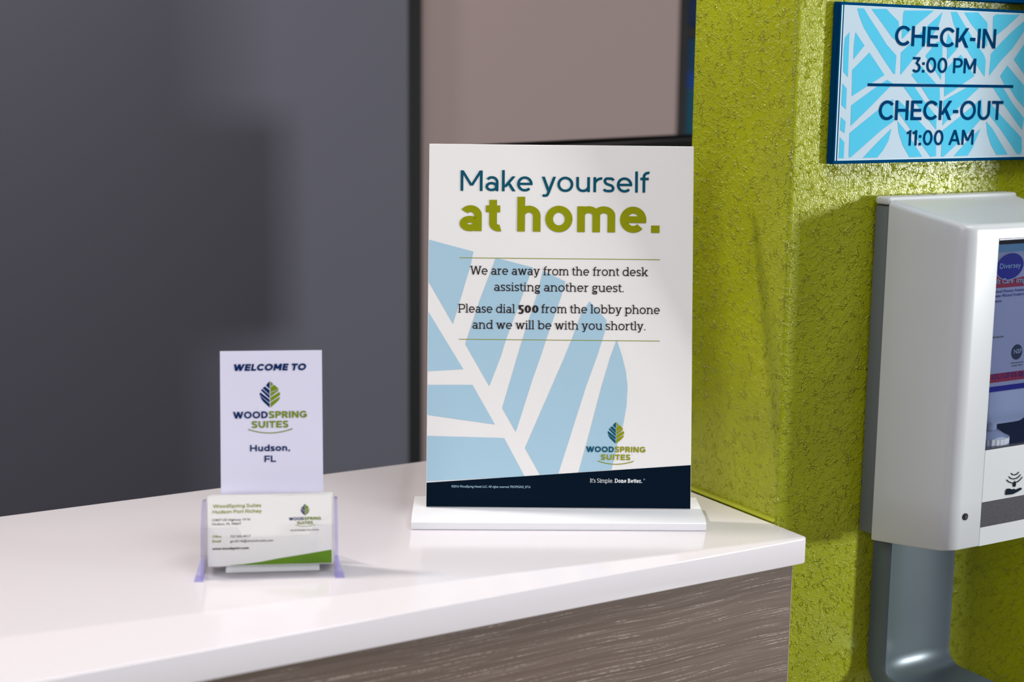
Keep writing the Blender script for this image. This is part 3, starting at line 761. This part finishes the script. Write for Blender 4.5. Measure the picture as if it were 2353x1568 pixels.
for kx, v1, v2 in rowdefs:
    r_ = []
    for x, y in prof:
        if kx == 'b': p_ = cov(x, y, 0, v1, v2)
        elif kx == 's': p_ = cov(x, y, v1)
        else: p_ = Vector((x, y, v1 - D0.z))
        r_.append(bm.verts.new(p_))
    rows.append(r_)
for a in (0, 15, 30, 45, 60, 75, 90):
    ins = rb_*(1-math.cos(R(a))); dz = -rb_*(1-math.sin(R(a)))
    rows.append([bm.verts.new(cov(x, y, 1, ins, dz)) for x, y in prof])
for j in range(len(rows)-1):
    for i in range(nP-1):
        if i in (li, li+1) and j < 6: continue
        bm.faces.new((rows[j][i], rows[j][i+1], rows[j+1][i+1], rows[j+1][i]))
bm.faces.new(rows[-1][::-1])
# rim of the opening going inwards
rim = [rows[j][li] for j in range(0, 7)] + [rows[6][li+1]] + [rows[j][ri] for j in range(6, -1, -1)]
rin = [bm.verts.new(v.co + Vector((0, .004, 0))) for v in rim]
for i in range(len(rim)-1): bm.faces.new((rim[i], rim[i+1], rin[i+1], rin[i]))
autosmooth(obj('cover', bm, M_wplastic, t), 40)
# lid strip over the back plate
bm = bx(-hw, -.0172, 1.3178-D0.z, hw, -.0012, 1.3242-D0.z, bev=.0022, seg=3)
autosmooth(obj('lid_strip', bm, M_wplastic, t), 40)
# screw recess marks on the top
for x in (-.035, -.018):
    bm = bmesh.new(); bmesh.ops.create_cone(bm, cap_ends=True, segments=12, radius1=.0022, radius2=.0022, depth=.0006)
    bmesh.ops.scale(bm, vec=(1, .45, 1), verts=bm.verts); bmesh.ops.translate(bm, vec=(x, -.012, 1.3243-D0.z), verts=bm.verts)
    obj('latch_mark', bm, M_gplastic, t)
bm = bmesh.new()
box(bm, -hw+.0006, -.0168, 1.0512-D0.z, hw-.0006, -.0012, 1.3172-D0.z, bev=.002, seg=2)
autosmooth(obj('back_plate', bm, M_gplastic, t), 40)
# lower centre panel, sensor band, bottom lip
def cpan(name, za, zb_, m, dy=0):
    bm = bmesh.new(); N_ = 6
    g0 = wx-.0007
    fr_ = [[bm.verts.new((-g0+2*g0*i/N_, YF-.0008-.0002*(1-abs(2*i/N_-1))+dy, z-D0.z)) for i in range(N_+1)] for z in (za, zb_)]
    bk_ = [[bm.verts.new((-g0+2*g0*i/N_, YF+.004, z-D0.z)) for i in range(N_+1)] for z in (za, zb_)]
    for i in range(N_):
        bm.faces.new((fr_[0][i], fr_[0][i+1], fr_[1][i+1], fr_[1][i])); bm.faces.new((bk_[0][i+1], bk_[0][i], bk_[1][i], bk_[1][i+1]))
        bm.faces.new((fr_[1][i], fr_[1][i+1], bk_[1][i+1], bk_[1][i])); bm.faces.new((fr_[0][i+1], fr_[0][i], bk_[0][i], bk_[0][i+1]))
    for i in (0, N_): bm.faces.new((fr_[0][i], fr_[1][i], bk_[1][i], bk_[0][i]))
    return obj(name, bm, m, t)
zB1 = .5*(at(2245, 1155, 'y', YF).z + at(2353, 1140, 'y', YF).z); zB0 = .5*(at(2242, 1212, 'y', YF).z + at(2353, 1195, 'y', YF).z)
cpan('lower_panel', zB1+.0002, wz0-.0003, M_wplastic, .0003)
cpan('sensor_band', zB0, zB1, M_band, .0006)
cpan('bottom_lip', zb(YF)+.0004, zB0-.0002, M_wplastic, .0003)
# key lock on the left cheek
bm = bmesh.new(); lk = at(2218, 1188, 'y', YF-.0004)
bmesh.ops.create_cone(bm, cap_ends=True, segments=24, radius1=.0027, radius2=.0027, depth=.0008, matrix=Matrix.Translation(lk-D0) @ Matrix.Rotation(R(90), 4, 'X'))
lo = obj('key_lock', bm, M_black, t)
bm = bmesh.new(); bmesh.ops.create_cone(bm, cap_ends=True, segments=16, radius1=.0012, radius2=.0012, depth=.0006, matrix=Matrix.Translation(lk-D0+Vector((0, -.0006, 0))) @ Matrix.Rotation(R(90), 4, 'X'))
obj('lock_core', bm, M_metal, lo)
# printed hand symbol
F = Flat()
def dl(px, py): q = at(px, py, 'y', YF-.001); return (q.x-D0.x, q.z-D0.z)
dk = 1179/173
def ic(pts): return [dl(2180+x/dk, 1040+y/dk) for x, y in pts]
for pts in ([(975,325),(1000,350),(1035,352),(1070,338),(1100,305)], [(940,378),(970,408),(1015,417),(1060,407),(1100,378),(1127,343)], [(905,428),(940,462),(990,480),(1040,475),(1085,455),(1125,420),(1155,382)]):
    F.line(ic(pts), .0008)
F.poly(ic([(1033,440),(1050,480),(1050,515),(1035,540),(1012,540),(1000,518),(1005,490),(1020,462)]))
F.poly(ic([(885,668),(887,600),(910,570),(950,565),(990,580),(1030,570),(1045,585),(1125,550),(1142,560),(1138,580),(1060,625),(1000,655)]))
F.build('hand_symbol', lambda u, v, l=0: Vector((u, YF-.0010-l, v)), [M_navy], t, .0002)
# interior: dark liner, window pane, bottle
obj('liner', bx(-hw+.006, -.060, 1.06-D0.z, hw-.006, -.0175, 1.30-D0.z), M_dark, t)
wt_ = cpan('window', wz0, wz1-.0002, M_winglass, .0006)
bm = bx(-wx+.0005, YF-.0009, wz1-.0014-D0.z, wx-.0005, YF+.0022, wz1-.0003-D0.z); obj('window_top_edge', bm, mat('window_edge', (52, 50, 92), .2), wt_)
bm = bx(-wx+.0005, YF-.0009, wz0+.0004-D0.z, wx-.0005, YF+.0022, wz0+.0012-D0.z); obj('window_bottom_edge', bm, mat('window_edge', (52, 54, 72), .2), wt_)
b = thing('sanitizer_bottle', 'labelled sanitizer refill bottle seen through the window of the white dispenser', 'bottle', (DC-.001, -.074, 1.05))
def ring(z, x0, x1, y0, y1, rr):
    o = []
    for cx, cy, a0 in ((x1-rr, y1-rr, 0), (x0+rr, y1-rr, 90), (x0+rr, y0+rr, 180), (x1-rr, y0+rr, 270)):
        for a in (0, 30, 60, 90): o.append((cx+rr*math.cos(R(a0+a)), cy+rr*math.sin(R(a0+a)), z))
    return o
bm = bmesh.new(); rr_ = []
zl = lambda z: z-1.05
for z, xa, xb, rr in ((1.1512, -.013, .010, .004), (1.1514, -.022, .020, .008), (1.1545, -.028, .028, .010), (1.162, -.0305, .0305, .010), (1.275, -.0305, .0305, .010), (1.284, -.0295, .0295, .010), (1.2885, -.025, .025, .010), (1.2886, -.01, .01, .004)):
    rr_.append([bm.verts.new(p) for p in ring(zl(z), xa, xb, -.012, .0125, min(rr, .011))])
for j in range(len(rr_)-1):
    n_ = len(rr_[j])
    for i in range(n_): bm.faces.new((rr_[j][i], rr_[j][(i+1) % n_], rr_[j+1][(i+1) % n_], rr_[j+1][i]))
bm.faces.new(rr_[0][::-1]); bm.faces.new(rr_[-1])
autosmooth(obj('body', bm, M_bottle, b), 50)
def cone(r1, r2, za, zb_, x=-.011, seg=32):
    bm = bmesh.new(); bmesh.ops.create_cone(bm, cap_ends=True, segments=seg, radius1=r1, radius2=r2, depth=zb_-za, matrix=Matrix.Translation((x, 0, zl((za+zb_)/2)))); return bm
autosmooth(obj('neck', cone(.0085, .0085, 1.1455, 1.1511), M_bottle, b), 40)
autosmooth(obj('dome', cone(.017, .009, 1.1402, 1.1454), M_bottle, b), 40)
bm = cone(.0185, .0185, 1.122, 1.1401, seg=60)
for i, v in enumerate(bm.verts):
    if i % 4 < 2: v.co.x = -.011+(v.co.x+.011)*.975; v.co.y *= .975
obj('ribbed_cap', bm, M_biz, b)
bf = lambda u, v, l=0: Vector((u, -.0121-l, v)); bO = Vector(b.location); 
def bl(px, py): q = at(px, py, 'y', -.0862); return (q.x-bO.x, q.z-bO.z)
F = Flat(); LX = .0290
z_ = lambda py: bl(2320, py)[1]
F.rect(-LX, z_(897), LX, z_(561), 0)
F.rect(-LX, z_(579), LX, z_(561), 3, .0001)
F.poly([(-LX, z_(660)), (LX, z_(660)), (LX, z_(618)), (.012, z_(636)), (-.006, z_(642)), (-LX, z_(630))], 1, .0001)
F.rect(-LX, z_(875), LX, z_(855), 1, .0001); F.rect(-LX, z_(896), LX, z_(884), 2, .0001)
a = bl(2320, 612); F.ell(a[0], a[1], .0155, .0108, 0, .0002, rot=R(6)); F.ell(a[0], a[1], .0148, .0100, 2, .0003, rot=R(6))
a = bl(2336, 809); F.ell(a[0], a[1], .0060, .0060, 4, .0002)
lab = F.build('label', bf, [M_label, M_red, M_dblue, M_lblue, mat('mark_grey', (34, 52, 74), .5, .05)], b, .0002)
for st, pa, pb, cp_, m_, of in (('Diversey', (2296, 618), (2344, 612), .0040, M_sky, .0), ('Soft Care', (2276, 654), (2327, 650), .0040, M_label, .02), ('Impact', (2334, 650), (2375, 646), .0042, M_label, .02),
    ('Alcohol Foam Instant Hand Sanitizer', (2270, 675), (2420, 668), .0021, M_dblue, .01), ('Mousse Alcool Instantanee Desinfectant', (2270, 685), (2420, 678), .0021, M_dblue, .01), ('Manos', (2280, 696), (2300, 695), .0021, M_dblue, .01),
    ('NSF', (2328, 813), (2346, 811), .0034, M_label, .02), ('1.2 L / 1.27 U.S. Qt', (2279, 872), (2350, 868), .0038, M_dblue, .01),
    ('commercial use', (2266, 779), (2305, 776), .0015, M_navy, .01), ('nonfood compounds', (2322, 836), (2350, 834), .0011, M_navy, .01), ('program listed', (2324, 842), (2348, 840), .0011, M_navy, .01)):
    a = bl(*pa); c = bl(*pb); bfont('label_lettering', st, cp_, a[0], c[0], a[1], bf, m_, lab, of, .0007)
# drip tray arm under the dispenser (L shaped dished strip)
t2 = t
xl, xr = .1045, .1815; xm = (xl+xr)/2; Nx = 40
path = []
for z in (1.07, 1.03, .99, .96): path.append((0.0, z, 0, 1))          # (y, z, normal dy, dz): wall part
pts_c = []
ZT = .9205; R0 = .020; yc, zc_ = -.014-R0, ZT+R0
front = [(-.014, 1.075), (-.014, 1.02), (-.014, .975)] + [(yc+R0*math.cos(R(a)), zc_+R0*math.sin(R(a))) for a in range(0, -91, -10)] + [(-.07, ZT), (-.11, ZT), (-.118, ZT)]
back = [(-.0012, 1.075), (-.0012, 1.02), (-.0012, .975)] + [(yc+.0328*math.cos(R(a)), zc_+.0328*math.sin(R(a)) ) for a in range(0, -91, -10)] + [(-.07, zc_-.0328), (-.11, zc_-.0328), (-.118, zc_-.0328)]
bm = bmesh.new(); G1 = []; G2 = []
for (fy, fz), (by, bz) in zip(front, back):
    dy, dz = fy-by, fz-bz; L_ = math.hypot(dy, dz); dy, dz = dy/L_, dz/L_
    r1, r2 = [], []
    for i in range(Nx+1):
        s = i/Nx*2-1; a_ = abs(s)
        lip = .0075*a_**2.6 - (.0036*((a_-.93)/.07)**2 if a_ > .93 else 0)
        x_ = xm + s*(xr-xl)/2
        r1.append(bm.verts.new((x_-D0.x, fy+dy*lip, fz+dz*lip-D0.z)))
        r2.append(bm.verts.new((x_-D0.x, by, bz-D0.z)))
    G1.append(r1); G2.append(r2)
for j in range(len(G1)-1):
    for i in range(Nx):
        bm.faces.new((G1[j][i], G1[j][i+1], G1[j+1][i+1], G1[j+1][i])); bm.faces.new((G2[j][i+1], G2[j][i], G2[j+1][i], G2[j+1][i+1]))
    for i in (0, Nx): bm.faces.new((G1[j][i], G1[j+1][i], G2[j+1][i], G2[j][i]))
for j in (0, len(G1)-1):
    for i in range(Nx): bm.faces.new((G1[j][i], G1[j][i+1], G2[j][i+1], G2[j][i]))
autosmooth(obj('drip_tray_arm', bm, M_silver, t, label='silver grey drip tray arm'), 55)
